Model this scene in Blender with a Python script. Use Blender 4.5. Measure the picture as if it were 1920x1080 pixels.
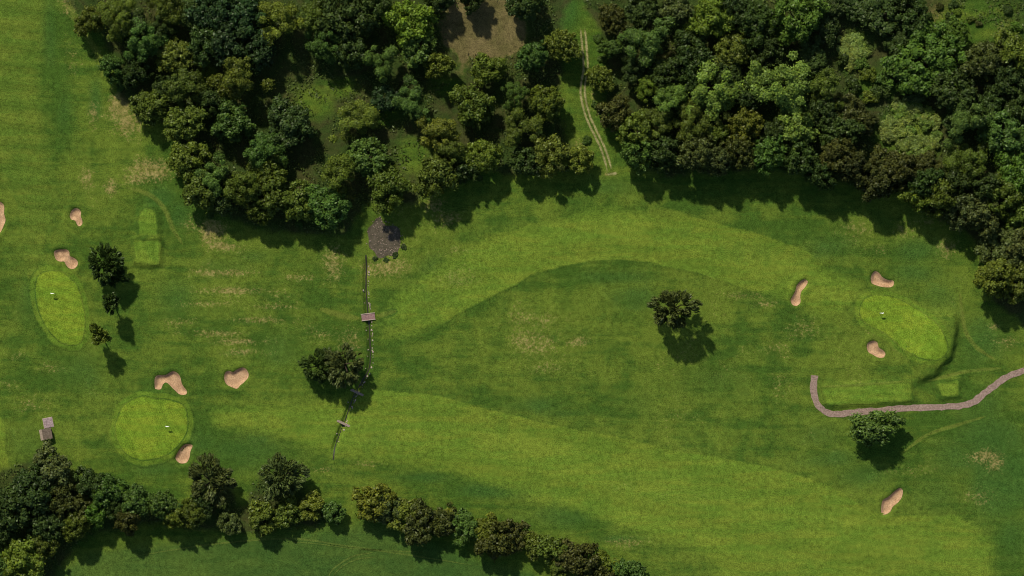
import bpy, bmesh, math, random
import numpy as np
from mathutils import Vector
from mathutils.geometry import delaunay_2d_cdt

# ------------------------------------------------------------------ reset
for o in list(bpy.data.objects):
    bpy.data.objects.remove(o, do_unlink=True)
scene = bpy.context.scene
col = scene.collection
S = 0.2                      # metres for one pixel of the 1920-wide photograph
CAM_H = 1500.0

# ------------------------------------------------------------------ camera
cam_d = bpy.data.cameras.new('camera')
cam = bpy.data.objects.new('camera', cam_d)
col.objects.link(cam)
cam.location = (0, 0, CAM_H)
cam_d.sensor_width = 36.0
cam_d.lens = 36.0 * CAM_H / (1920 * S)
cam_d.clip_start = 1.0
cam_d.clip_end = 6000.0
scene.camera = cam

# ------------------------------------------------------------------ sky, sun
SUN_EL = math.radians(43)
SHX, SHY = 0.42, -0.907      # where shadows fall on the ground
world = bpy.data.worlds.new('World')
scene.world = world
world.use_nodes = True
wn = world.node_tree
wn.nodes.clear()
sky = wn.nodes.new('ShaderNodeTexSky')
sky.sky_type = 'NISHITA'
sky.sun_disc = False
sky.sun_elevation = SUN_EL
sky.sun_rotation = math.atan2(-SHX, -SHY)
bg = wn.nodes.new('ShaderNodeBackground')
bg.inputs['Strength'].default_value = 0.1
wo = wn.nodes.new('ShaderNodeOutputWorld')
wn.links.new(sky.outputs[0], bg.inputs[0])
wn.links.new(bg.outputs[0], wo.inputs[0])

sun_d = bpy.data.lights.new('sun', 'SUN')
sun_d.energy = 4.5
sun_d.angle = math.radians(2.0)
sun_d.color = (1.0, 0.94, 0.83)
sun = bpy.data.objects.new('sun', sun_d)
col.objects.link(sun)
ld = Vector((SHX * math.cos(SUN_EL), SHY * math.cos(SUN_EL), -math.sin(SUN_EL)))
sun.rotation_euler = ld.to_track_quat('-Z', 'Y').to_euler()
sun.location = (-300, 600, 700)

scene.view_settings.view_transform = 'Standard'
scene.view_settings.look = 'None'
scene.view_settings.exposure = 0.0
scene.view_settings.gamma = 1.0
scene.view_settings.use_curve_mapping = False
scene.render.engine = 'CYCLES'
scene.cycles.filter_width = 1.05

# ------------------------------------------------------------------ helpers
rng = np.random.default_rng(7)
random.seed(7)

def P(px, py):
    return ((px - 960.0) * S, (540.0 - py) * S)

def PW(pts):
    return np.array([P(*p) for p in pts], dtype=float)

def tag(o, label=None, cat=None, group=None, kind=None):
    if label: o['label'] = label
    if cat: o['category'] = cat
    if group: o['group'] = group
    if kind: o['kind'] = kind
    return o

def link(o, parent=None):
    col.objects.link(o)
    if parent is not None:
        o.parent = parent
    return o

def empty(name, loc=(0, 0, 0), rz=0.0):
    o = bpy.data.objects.new(name, None)
    o.empty_display_size = 0.5
    o.location = loc
    o.rotation_euler = (0, 0, rz)
    return link(o)

def mesh_np(name, V, F, mat=None, smooth=False):
    """V (n,3), F (m,k) arrays -> mesh"""
    V = np.asarray(V, dtype=np.float32); F = np.asarray(F, dtype=np.int32)
    k = F.shape[1]
    me = bpy.data.meshes.new(name)
    me.vertices.add(len(V)); me.vertices.foreach_set('co', V.ravel())
    me.loops.add(F.size); me.loops.foreach_set('vertex_index', F.ravel())
    me.polygons.add(len(F))
    me.polygons.foreach_set('loop_start', np.arange(0, F.size, k, dtype=np.int32))
    me.polygons.foreach_set('loop_total', np.full(len(F), k, dtype=np.int32))
    if smooth:
        me.polygons.foreach_set('use_smooth', np.ones(len(F), dtype=bool))
    me.update(calc_edges=True)
    if mat: me.materials.append(mat)
    return me

def attr(me, name, vals, domain='POINT'):
    a = me.attributes.new(name, 'FLOAT', domain)
    a.data.foreach_set('value', np.asarray(vals, dtype=np.float32))

def smooth01(a, b, x):
    t = np.clip((x - a) / (b - a), 0, 1)
    return t * t * (3 - 2 * t)

def catmull(pts, step, closed=True):
    p = np.asarray(pts, float); n = len(p); out = []
    rngs = range(n) if closed else range(n - 1)
    for i in rngs:
        if closed:
            a, b, c, d = p[i - 1], p[i], p[(i + 1) % n], p[(i + 2) % n]
        else:
            a, b, c, d = p[max(i - 1, 0)], p[i], p[i + 1], p[min(i + 2, n - 1)]
        m = max(1, int(np.linalg.norm(c - b) / step))
        for j in range(m):
            t = j / m
            out.append(0.5 * ((2 * b) + (-a + c) * t + (2 * a - 5 * b + 4 * c - d) * t * t + (-a + 3 * b - 3 * c + d) * t ** 3))
    if not closed: out.append(p[-1])
    return np.array(out)

def seg_dist(X, Y, poly, closed=True):
    """unsigned distance to polyline, plus arc parameter and side"""
    D = np.full(X.shape, 1e9); A = np.zeros(X.shape); SD = np.zeros(X.shape)
    n = len(poly); acc = 0.0
    for i in range(n if closed else n - 1):
        a = poly[i]; b = poly[(i + 1) % n]
        e = b - a; L = float(np.hypot(*e))
        if L < 1e-9: continue
        t = np.clip(((X - a[0]) * e[0] + (Y - a[1]) * e[1]) / (L * L), 0, 1)
        dx = X - (a[0] + t * e[0]); dy = Y - (a[1] + t * e[1])
        d = np.hypot(dx, dy)
        m = d < D
        D = np.where(m, d, D); A = np.where(m, acc + t * L, A)
        SD = np.where(m, np.sign(e[0] * dy - e[1] * dx), SD)
        acc += L
    return D, A, SD

def inside(X, Y, poly):
    r = np.zeros(X.shape, bool); n = len(poly)
    for i in range(n):
        x1, y1 = poly[i]; x2, y2 = poly[(i + 1) % n]
        if y1 == y2: continue
        c = ((y1 > Y) != (y2 > Y)) & (X < (x2 - x1) * (Y - y1) / (y2 - y1) + x1)
        r ^= c
    return r

def sdf(X, Y, poly, reach=6.0):
    """signed distance, positive inside; only worked out within reach of the box"""
    X = np.asarray(X, float); Y = np.asarray(Y, float)
    out = np.full(X.shape, -1e3)
    lo = poly.min(0) - reach; hi = poly.max(0) + reach
    m = (X > lo[0]) & (X < hi[0]) & (Y > lo[1]) & (Y < hi[1])
    if m.any():
        d = seg_dist(X[m], Y[m], poly)[0]
        out[m] = np.where(inside(X[m], Y[m], poly), d, -d)
    return out

def vnoise(X, Y, scale, seed):
    """cheap smooth value noise, 0..1"""
    r = np.random.default_rng(seed); T = r.random((256, 256))
    x = X / scale + 1000.3; y = Y / scale + 1000.7
    xi = np.floor(x).astype(int); yi = np.floor(y).astype(int)
    fx = x - xi; fy = y - yi
    fx = fx * fx * (3 - 2 * fx); fy = fy * fy * (3 - 2 * fy)
    a = T[xi % 256, yi % 256]; b = T[(xi + 1) % 256, yi % 256]
    c = T[xi % 256, (yi + 1) % 256]; d = T[(xi + 1) % 256, (yi + 1) % 256]
    return (a * (1 - fx) + b * fx) * (1 - fy) + (c * (1 - fx) + d * fx) * fy

# ------------------------------------------------------------------ outlines (photograph pixels on the ground)
BUNKERS = [
 ('large sand bunker beside the left edge rough, curling past the striped fairway', [(-34,372),(-12,374),(2,379),(8,386),(8,400),(11,412),(8,422),(0,436),(-14,446),(-34,440)]),
 ('small pear shaped sand bunker between the striped fairway and the twin tee decks', [(131,400),(134,394),(141,390),(148,392),(152,398),(151,405),(154,415),(153,421),(148,424),(144,420),(141,414),(133,412),(130,406)]),
 ('two lobed sand bunker above the oval green beside the big lone tree', [(101,474),(105,469),(114,467),(125,468),(130,473),(131,479),(140,484),(145,490),(144,498),(137,504),(129,502),(124,496),(120,490),(112,490),(104,486)]),
 ('boomerang shaped sand bunker bordering the round green', [(290,727),(292,708),(298,704),(311,703),(322,697),(328,697),(337,704),(342,720),(350,732),(350,738),(344,740),(335,738),(327,730),(318,721),(311,717),(306,721),(302,730),(294,730)]),
 ('heart shaped sand bunker between the round green and the ditch', [(420,706),(423,698),(430,696),(437,698),(447,692),(457,690),(465,698),(466,708),(458,717),(450,722),(444,728),(435,726),(426,722),(421,715)]),
 ('small bean shaped sand bunker between the round green and the tree belt', [(337,842),(343,835),(350,832),(361,835),(357,846),(355,858),(349,868),(337,869),(329,861),(331,852)]),
 ('slim bone shaped sand bunker alone in the grass by the long green', [(1507,524),(1515,527),(1512,536),(1503,547),(1501,558),(1500,567),(1493,573),(1485,571),(1482,563),(1486,555),(1491,545),(1495,533)]),
 ('boot shaped sand bunker between the long green and the wood', [(1633,520),(1637,511),(1642,508),(1648,512),(1655,521),(1665,525),(1675,526),(1676,533),(1670,538),(1655,537),(1640,534),(1634,530)]),
 ('kidney shaped sand bunker between the long green and the long tee', [(1625,650),(1628,642),(1638,638),(1646,642),(1648,652),(1656,658),(1660,664),(1656,670),(1646,670),(1636,665),(1628,660)]),
 ('slanting sand bunker at the fairway edge beyond the lone path tree', [(1653,950),(1656,938),(1666,932),(1676,922),(1687,915),(1693,920),(1691,933),(1684,942),(1675,950),(1670,960),(1660,965),(1653,963)]),
]
GREENS = [
 ('long oval putting green beside the lone trees and striped fairway', [(95,506),(120,510),(145,535),(158,575),(161,610),(155,638),(138,648),(110,640),(85,610),(68,570),(65,535),(76,512)]),
 ('round putting green between the boomerang bunker and the bean shaped bunker', [(240,752),(265,742),(292,745),(320,748),(345,760),(354,785),(350,815),(328,843),(298,860),(262,864),(235,850),(218,825),(216,795),(225,768)]),
 ('long pear shaped putting green ringed by two bunkers above the gravel path', [(1612,572),(1624,557),(1655,552),(1690,562),(1730,585),(1758,608),(1773,635),(1775,660),(1758,675),(1722,671),(1692,655),(1665,630),(1632,613),(1613,595)]),
]
TEES = [
 ('tee deck with rounded end by the wood', [(258,444),(257,410),(262,396),(275,389),(291,390),(296,402),(297,444)], 0.7),
 ('square tee deck next to the big lone tree', [(250,449),(302,448),(301,495),(280,497),(251,494)], 1.0),
 ('long straight tee deck along the gravel path', [(1540,726),(1620,720),(1708,716),(1711,751),(1640,757),(1560,762),(1545,758)], 0.8),
 ('short tee deck beside the bend of the gravel path', [(1752,717),(1798,710),(1797,742),(1762,747)], 0.7),
]
F_LEFT = [(-90,-90),(76,-90),(80,0),(88,120),(98,230),(108,310),(116,380),(100,450),(78,500),(58,545),(50,535),(45,500),(38,440),(30,390),(12,352),(-20,335),(-90,320)]
F_ARCH = [(700,645),(706,600),(715,560),(760,520),(830,470),(900,430),(960,410),(1040,395),(1120,374),(1200,380),(1300,405),(1400,430),(1500,462),(1560,490),(1610,515),(1625,545),(1600,590),(1550,612),(1485,588),(1420,552),(1330,522),(1230,497),(1150,489),(1080,497),(1010,515),(930,555),(860,592),(800,630),(740,655)]
F_LOW = [(385,760),(450,745),(540,740),(620,728),(720,730),(800,736),(870,752),(1000,786),(1150,815),(1300,848),(1420,868),(1500,890),(1570,915),(1640,958),(1720,964),(1800,965),(1850,980),(1876,1010),(1878,1060),(1860,1150),(1420,1150),(1300,1052),(1180,1012),(1080,978),(960,945),(860,908),(780,892),(690,880),(600,866),(530,838),(460,822),(390,810)]
F_CORNER = [(-80,770),(2,778),(14,840),(24,890),(12,925),(-80,940)]
DITCH = [(686,478),(687,505),(686,540),(689,580),(692,610),(694,650),(692,690),(676,720),(661,748),(648,785),(634,820),(627,842),(625,862)]
PATH = [(1528,704),(1526,728),(1530,750),(1542,768),(1562,776),(1600,774),(1680,767),(1760,763),(1815,758),(1840,742),(1865,722),(1890,706),(1915,696),(1960,684),(2010,676)]
SCARP = [(1786,572),(1786,600),(1783,630),(1776,660),(1762,684),(1740,702),(1706,720)]
POND = [(700,415),(712,410),(725,418),(738,425),(750,440),(752,458),(745,470),(735,480),(720,484),(706,478),(694,465),(688,448),(690,430)]
WOOD_W = [(150,-60),(168,60),(200,120),(215,190),(255,215),(300,240),(320,300),(340,350),(385,395),(470,440),(560,450),(660,450),(690,400),(760,395),(830,370),(880,345),(960,335),(1060,340),(1095,320),(1080,240),(1062,170),(1075,90),(1060,40),(1040,-60)]
WOOD_E = [(1120,-60),(1125,90),(1115,170),(1150,250),(1190,310),(1230,345),(1330,335),(1440,335),(1540,345),(1600,365),(1690,385),(1760,420),(1820,460),(1835,520),(1835,560),(1870,590),(1990,600),(1990,-60)]
BELT = [(-60,930),(40,850),(110,850),(160,890),(260,930),(350,930),(380,870),(430,870),(450,930),(480,880),(560,870),(600,930),(650,950),(640,990),(480,1010),(300,1000),(170,1020),(110,1090),(-60,1150)]
FIELD = [(95,1150),(120,1060),(180,1030),(300,1012),(480,1003),(640,985),(720,975),(800,1010),(900,1045),(1010,1075),(1100,1110),(1180,1160)]
CLEARING = [(838,20),(900,-10),(960,5),(985,60),(978,100),(930,112),(890,120),(868,150),(852,130),(845,95),(825,70)]
GLADES = [(590,190,40,35),(775,292,34,40),(1068,200,16,60),(1700,260,55,60),(1600,95,26,40),(720,220,40,22),(390,140,22,26),(830,160,30,22),(640,165,40,22),(1640,160,40,26),(1830,40,95,55)]

bunker_w = [catmull(PW(b[1]), 0.45) for b in BUNKERS]
green_w = [catmull(PW(g[1]), 0.8) for g in GREENS]
tee_w = [PW(t[1]) for t in TEES]
ditch_w = catmull(PW(DITCH), 0.8, False)
path_w = catmull(PW(PATH), 0.8, False)
scarp_w = catmull(PW(SCARP), 1.0, False)
pond_w = catmull(PW(POND), 0.6)

# ------------------------------------------------------------------ terrain height
def terrain(X, Y):
    X = np.asarray(X, float); Y = np.asarray(Y, float)
    near = np.clip(1 - np.maximum(np.abs(X) - 260, 0) / 150, 0, 1) * np.clip(1 - np.maximum(np.abs(Y) - 180, 0) / 150, 0, 1)
    z = near * (1.8 * (vnoise(X, Y, 62, 1) - .5) + 0.9 * (vnoise(X, Y, 27, 2) - .5) + 0.22 * (vnoise(X, Y, 9, 3) - .5) + 0.05 * (vnoise(X, Y, 3, 4) - .5))
    for g in green_w:
        z = z + 0.5 * smooth01(-4.0, 3.0, sdf(X, Y, g, 8))
    for t, tw in zip(TEES, tee_w):
        z = z + 1.0 * t[2] * smooth01(-1.9, 0.4, sdf(X, Y, tw, 5) + .5 * (vnoise(X, Y, 2.2, 8) - .5))
    # steep bank along the far side of the long green
    lo = scarp_w.min(0) - 40; hi = scarp_w.max(0) + 40
    m = (X > lo[0]) & (X < hi[0]) & (Y > lo[1]) & (Y < hi[1])
    if m.any():
        d, a, s = seg_dist(X[m], Y[m], scarp_w, False)
        L = a.max() if a.size else 1.0
        L = float(np.sum(np.linalg.norm(np.diff(scarp_w, axis=0), axis=1)))
        fade = smooth01(0, 7, a) * smooth01(0, 8, L - a)
        sd = d * s            # positive on the left of the walk (downhill side east)
        sd = sd + 0.9 * (vnoise(X[m], Y[m], 2.4, 31) - .5) + 1.0 * (vnoise(X[m], Y[m], 6, 32) - .5)
        up = np.where(sd > 0, 1 - smooth01(0, 3.2, sd), 1 - smooth01(3, 22, -sd))
        z[m] = z[m] + 2.5 * up * fade
    for b in bunker_w:
        d = sdf(X, Y, b, 5)
        z = z + 0.25 * np.exp(-((d + 1.3) / 1.0) ** 2) - 1.25 * smooth01(-0.55, 1.4, d)
    d = sdf(X, Y, pond_w, 6)
    z = z - 0.7 * smooth01(-2.5, 1.5, d)
    lo = ditch_w.min(0) - 6; hi = ditch_w.max(0) + 6
    m = (X > lo[0]) & (X < hi[0]) & (Y > lo[1]) & (Y < hi[1])
    if m.any():
        d, a, s = seg_dist(X[m], Y[m], ditch_w, False)
        z[m] = z[m] - 1.1 * (1 - smooth01(0.3, 1.5, d)) * smooth01(0, 5, a) * smooth01(0, 6, 79 - a)
    return z

def tz(x, y):
    return float(terrain(np.array([x]), np.array([y]))[0])

# ------------------------------------------------------------------ ground character: dry, lush (with painted edge dimming), litter, tone (0..1 fields)
DRY = [(282,318,38,24,.9),(262,335,26,12,.75),(225,200,26,30,.8),(240,232,24,26,.75),(208,350,12,16,.8),(175,215,10,26,.45),(165,330,16,24,.5),(135,110,18,40,.35),
 (398,432,26,24,.85),(420,462,26,8,.8),(365,420,18,20,.5),(625,495,22,34,.7),(612,480,14,22,.5),(725,502,44,18,.65),(815,385,20,18,.7),(840,410,26,14,.75),(850,408,10,8,.5),
 (1850,855,28,12,.75),(1868,868,16,14,.7),(1780,465,22,18,.6),(1775,478,14,9,.5),(1890,640,26,14,.5),(1865,612,10,8,.7),(1085,640,22,10,.6),(1000,640,46,24,.45),(980,600,40,22,.3),
 (440,545,70,7,.66),(420,512,60,6,.6),(400,625,55,7,.66),(480,600,60,7,.62),(340,605,36,10,.5),(450,640,55,6,.6),(520,575,40,6,.6),(560,520,40,7,.55),(470,660,40,6,.5),(380,570,50,6,.5),(90,690,26,12,.5),(30,670,18,14,.45),(60,760,30,20,.35),(15,720,20,12,.5),
 (655,640,26,30,.5),(600,625,40,18,.4),(520,560,36,16,.35),(1400,555,36,7,.55),(1430,570,30,7,.5),(860,520,46,26,.5),(900,470,60,10,.35),(1020,600,40,20,.35),(1180,905,60,16,.28),
 (1500,620,40,24,.4),(1455,660,40,20,.35),(1460,720,26,30,.4),(1345,670,60,30,.25),(1030,690,60,20,.3),(1300,780,60,16,.25),(1280,930,90,20,.3),(690,870,36,7,.55),(610,880,26,7,.5),
 (1180,1018,40,10,.5),(1600,430,40,24,.35),(1655,470,30,14,.35),(1690,430,30,20,.4),(1740,415,26,10,.4),(1745,20,30,20,.6),(1795,45,34,18,.4),(1860,20,40,14,.3),(1880,60,14,26,.5),(1700,880,60,14,.3),(1820,930,40,16,.3),
 (130,10,18,30,.6),(160,60,12,20,.5),(178,100,8,18,.5),(1090,285,14,26,.6),(1145,326,14,5,.8),(1110,180,8,40,.35)]
LUSH_DIM = [(95,60,16,70,.6),(120,220,20,60,.5),(180,190,14,40,.6),(300,370,34,26,.7),(330,400,30,30,.6),(420,500,46,18,.5),(330,560,40,36,.55),(470,480,40,14,.5),(520,660,60,40,.45),(150,700,60,40,.5),(60,560,26,60,.5),
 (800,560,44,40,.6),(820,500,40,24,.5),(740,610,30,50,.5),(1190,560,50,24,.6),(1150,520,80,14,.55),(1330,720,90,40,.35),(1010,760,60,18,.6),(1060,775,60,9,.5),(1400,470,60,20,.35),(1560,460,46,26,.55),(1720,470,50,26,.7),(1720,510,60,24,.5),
 (1760,555,40,30,.5),(1840,640,60,50,.6),(1850,780,60,60,.5),(1880,900,70,80,.9),(1760,930,60,40,.5),(1860,830,70,60,.8),(1800,860,50,40,.6),(1540,820,60,30,.45),(1560,860,60,20,.6),(1620,890,60,24,.55),(1060,970,90,26,.6),(940,920,100,16,.7),(800,895,70,12,.6),(1160,1010,60,8,.5),  # strong right-side blobs: duller grass plus painted darkening toward the view edge
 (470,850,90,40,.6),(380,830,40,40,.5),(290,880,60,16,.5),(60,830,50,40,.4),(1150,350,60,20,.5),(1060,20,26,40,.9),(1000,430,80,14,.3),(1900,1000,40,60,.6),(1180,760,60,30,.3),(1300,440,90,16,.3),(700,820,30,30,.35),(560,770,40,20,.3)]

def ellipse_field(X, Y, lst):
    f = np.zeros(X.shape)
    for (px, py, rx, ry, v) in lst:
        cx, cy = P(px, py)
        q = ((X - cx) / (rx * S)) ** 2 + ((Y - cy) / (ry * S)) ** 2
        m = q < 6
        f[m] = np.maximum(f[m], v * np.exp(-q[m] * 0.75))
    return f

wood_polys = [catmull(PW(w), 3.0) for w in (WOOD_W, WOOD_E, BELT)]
field_poly = catmull(PW(FIELD), 3.0)
clear_poly = catmull(PW(CLEARING), 2.0)

def ground_fields(X, Y):
    wob = 3.0 * (vnoise(X, Y, 7, 21) - .5) + 1.6 * (vnoise(X, Y, 2.6, 22) - .5)
    dry = ellipse_field(X, Y, DRY)
    lush_dim = ellipse_field(X, Y, LUSH_DIM)
    lit = np.zeros(X.shape)
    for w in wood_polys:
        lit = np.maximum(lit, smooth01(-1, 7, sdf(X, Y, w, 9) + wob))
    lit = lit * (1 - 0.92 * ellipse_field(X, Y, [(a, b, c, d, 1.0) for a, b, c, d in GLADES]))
    fld = smooth01(-2, 4, sdf(X, Y, field_poly, 9) + 0.5 * wob)
    earth = smooth01(-2.5, 4.0, sdf(X, Y, clear_poly, 9) + 1.4 * wob)
    far = smooth01(40, 120, np.maximum(np.abs(X) - 192, np.abs(Y) - 108))
    return dict(dry=dry, lush_dim=lush_dim, litter=lit * (1 - earth), meadow=fld, earth=earth, far=far)

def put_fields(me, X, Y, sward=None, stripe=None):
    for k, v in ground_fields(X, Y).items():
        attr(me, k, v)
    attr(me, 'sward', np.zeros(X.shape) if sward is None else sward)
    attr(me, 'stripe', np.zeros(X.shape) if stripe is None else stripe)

# ------------------------------------------------------------------ materials
def new_mat(name):
    m = bpy.data.materials.new(name); m.use_nodes = True
    nt = m.node_tree
    bsdf = nt.nodes['Principled BSDF']
    bsdf.inputs['Roughness'].default_value = 0.9
    bsdf.inputs['Specular IOR Level'].default_value = 0.12
    return m, nt, bsdf

class N:
    """tiny node-writing helper"""
    def __init__(self, nt): self.nt = nt
    def _in(self, sock, v):
        if hasattr(v, 'is_linked') or isinstance(v, bpy.types.NodeSocket): self.nt.links.new(v, sock)
        elif isinstance(v, (tuple, list)) and sock.type == 'RGBA' and len(v) == 3: sock.default_value = (*v, 1)
        else: sock.default_value = v
    def math(self, op, a, b=0.0, c=None, clamp=False):
        n = self.nt.nodes.new('ShaderNodeMath'); n.operation = op; n.use_clamp = clamp
        self._in(n.inputs[0], a); self._in(n.inputs[1], b)
        if c is not None: self._in(n.inputs[2], c)
        return n.outputs[0]
    def attr(self, name):
        n = self.nt.nodes.new('ShaderNodeAttribute'); n.attribute_name = name
        return n.outputs['Fac']
    def pos(self):
        n = self.nt.nodes.new('ShaderNodeNewGeometry'); return n.outputs['Position']
    def objco(self):
        n = self.nt.nodes.new('ShaderNodeTexCoord'); return n.outputs['Object']
    def map(self, v, scale=(1, 1, 1), rot=(0, 0, 0), loc=(0, 0, 0)):
        n = self.nt.nodes.new('ShaderNodeMapping')
        n.inputs['Scale'].default_value = scale; n.inputs['Rotation'].default_value = rot; n.inputs['Location'].default_value = loc
        self.nt.links.new(v, n.inputs[0]); return n.outputs[0]
    def noise(self, v, scale, detail=3, rough=0.55, dist=0.0):
        n = self.nt.nodes.new('ShaderNodeTexNoise')
        n.inputs['Scale'].default_value = scale; n.inputs['Detail'].default_value = detail
        n.inputs['Roughness'].default_value = rough; n.inputs['Distortion'].default_value = dist
        self.nt.links.new(v, n.inputs['Vector']); return n.outputs['Fac']
    def step(self, x, a, b):
        n = self.nt.nodes.new('ShaderNodeMapRange'); n.interpolation_type = 'SMOOTHSTEP'
        self._in(n.inputs['Value'], x); n.inputs['From Min'].default_value = a; n.inputs['From Max'].default_value = b
        return n.outputs[0]
    def lin(self, x, a, b, c, d):
        n = self.nt.nodes.new('ShaderNodeMapRange')
        self._in(n.inputs['Value'], x)
        for k, v in zip(('From Min', 'From Max', 'To Min', 'To Max'), (a, b, c, d)): n.inputs[k].default_value = v
        return n.outputs[0]
    def mix(self, f, a, b, mode='MIX'):
        n = self.nt.nodes.new('ShaderNodeMix'); n.data_type = 'RGBA'; n.blend_type = mode
        self._in(n.inputs[0], f); self._in(n.inputs[6], a); self._in(n.inputs[7], b)
        return n.outputs[2]
    def scale(self, colr, f):
        n = self.nt.nodes.new('ShaderNodeVectorMath'); n.operation = 'SCALE'
        self._in(n.inputs[0], colr); self._in(n.inputs['Scale'], f); return n.outputs[0]
    def bump(self, h, strength, dist):
        n = self.nt.nodes.new('ShaderNodeBump'); n.inputs['Strength'].default_value = strength; n.inputs['Distance'].default_value = dist
        self.nt.links.new(h, n.inputs['Height']); return n.outputs[0]

def grass_material(name, sward=(0.10, 0.18, 0.018), amp=0.06, wear=None):
    m, nt, bsdf = new_mat(name); q = N(nt)
    p = q.pos()
    nL = q.noise(p, 0.022, 3, 0.5)
    nM = q.noise(p, 0.11, 5, 0.62, 0.4)
    nS = q.noise(p, 0.55, 4, 0.6)
    nG = q.noise(p, 2.6, 3, 0.8)
    st = q.noise(q.map(p, (0.035, 0.30, 1), (0, 0, math.radians(-8))), 1.0, 4, 0.6, 0.3)
    t = q.math('ADD', q.math('MULTIPLY', nL, 0.5), q.math('ADD', q.math('MULTIPLY', nM, 0.42), q.math('MULTIPLY', st, 0.38)))
    tt = q.step(t, 0.55, 0.76)
    rough = q.mix(tt, (0.044, 0.089, 0.011), (0.102, 0.146, 0.017))
    # mown sward
    sa = q.attr('stripe')
    stripe = q.math('ADD', q.math('SINE', sa), q.math('MULTIPLY', q.math('SINE', q.math('MULTIPLY', sa, 4.3)), 0.5))
    sw = q.mix(q.step(st, 0.38, 0.64), sward, tuple(c * k for c, k in zip(sward, (1.32, 1.10, 1.15))))
    sw = q.mix(q.math('MULTIPLY', q.step(nM, 0.45, 0.68), .5), sw, tuple(c * k for c, k in zip(sward, (0.72, 0.86, 0.85))))
    sw = q.scale(sw, q.math('MULTIPLY_ADD', stripe, amp, 1.0))
    sf = q.math('ADD', q.attr('sward'), q.math('MULTIPLY', q.math('SUBTRACT', nS, 0.5), 0.5))
    sfac = q.math('MULTIPLY', q.step(sf, 0.12, 0.85), q.step(q.attr('sward'), 0.0, 0.15))
    c = q.mix(sfac, rough, sw)
    # lush, bluish patches, plus painted dimming on the right side
    lf = q.step(q.math('ADD', q.attr('lush_dim'), q.math('ADD', q.math('MULTIPLY', q.math('SUBTRACT', nM, 0.5), 1.0), q.math('MULTIPLY', q.math('SUBTRACT', st, 0.5), 0.5))), 0.12, 0.75)
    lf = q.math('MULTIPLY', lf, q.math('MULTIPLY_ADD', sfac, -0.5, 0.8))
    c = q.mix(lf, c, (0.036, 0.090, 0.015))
    # dry straw
    amb = q.math('MULTIPLY', q.step(nL, 0.5, 0.72), 0.22)
    df = q.math('ADD', q.math('ADD', q.attr('dry'), amb), q.math('ADD', q.math('MULTIPLY', q.math('SUBTRACT', nM, 0.5), 0.9), q.math('MULTIPLY', q.math('SUBTRACT', q.noise(p, 1.1, 4, .7), 0.5), 2.0)))
    dfac = q.math('MULTIPLY', q.step(df, 0.30, 0.95), q.math('MULTIPLY_ADD', sfac, -0.45, 0.85))
    c = q.mix(dfac, c, q.mix(q.step(nS, 0.3, 0.7), (0.155, 0.150, 0.034), (0.265, 0.205, 0.075)))
    # darker hay field
    fcol = q.mix(q.step(t, 0.45, 0.85), (0.035, 0.077, 0.014), (0.064, 0.108, 0.018))
    c = q.mix(q.math('MULTIPLY', q.attr('meadow'), 0.92), c, fcol)
    # woodland floor
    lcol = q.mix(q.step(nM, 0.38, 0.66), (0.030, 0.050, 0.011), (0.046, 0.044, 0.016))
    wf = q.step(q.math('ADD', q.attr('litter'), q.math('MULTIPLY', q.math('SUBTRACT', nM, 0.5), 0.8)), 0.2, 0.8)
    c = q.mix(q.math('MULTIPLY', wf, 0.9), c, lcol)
    # bare earth
    ecol = q.mix(q.step(nM, 0.3, 0.7), (0.090, 0.081, 0.027), (0.150, 0.120, 0.049))
    ef = q.step(q.math('ADD', q.attr('earth'), q.math('MULTIPLY', q.math('SUBTRACT', nS, 0.5), 0.7)), 0.3, 0.75)
    c = q.mix(ef, c, ecol)
    if wear is not None:
        wv = q.math('MULTIPLY', q.attr('sward'), 1.0)
        wv = q.step(q.math('ADD', wv, q.math('MULTIPLY', q.math('SUBTRACT', nS, 0.5), 0.9)), 0.35, 0.95)
        c = q.mix(q.math('MULTIPLY', wv, wear[3]), c, wear[:3])
    g = q.math('ADD', q.math('MULTIPLY', nG, 0.85), q.math('MULTIPLY', nS, 0.35))
    c = q.scale(c, q.lin(g, 0.42, 0.78, 0.42, 1.58))
    nt.links.new(c, bsdf.inputs['Base Color'])
    nt.links.new(q.bump(q.math('ADD', nG, q.math('MULTIPLY', nS, 0.8)), 0.55, 0.14), bsdf.inputs['Normal'])
    bsdf.inputs['Roughness'].default_value = 1.0
    bsdf.inputs['Specular IOR Level'].default_value = 0.05
    return m

M = {}
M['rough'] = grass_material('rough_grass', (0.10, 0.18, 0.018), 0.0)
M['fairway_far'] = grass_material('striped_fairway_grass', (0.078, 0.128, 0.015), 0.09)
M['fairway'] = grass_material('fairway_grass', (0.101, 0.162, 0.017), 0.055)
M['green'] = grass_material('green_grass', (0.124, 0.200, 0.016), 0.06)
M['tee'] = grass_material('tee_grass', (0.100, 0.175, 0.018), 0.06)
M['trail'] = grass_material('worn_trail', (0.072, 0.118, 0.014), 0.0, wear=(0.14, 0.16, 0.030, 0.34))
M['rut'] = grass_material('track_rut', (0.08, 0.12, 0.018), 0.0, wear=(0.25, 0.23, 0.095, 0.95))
M['apron'] = grass_material('apron_grass', (0.088, 0.152, 0.015), 0.04)

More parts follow.
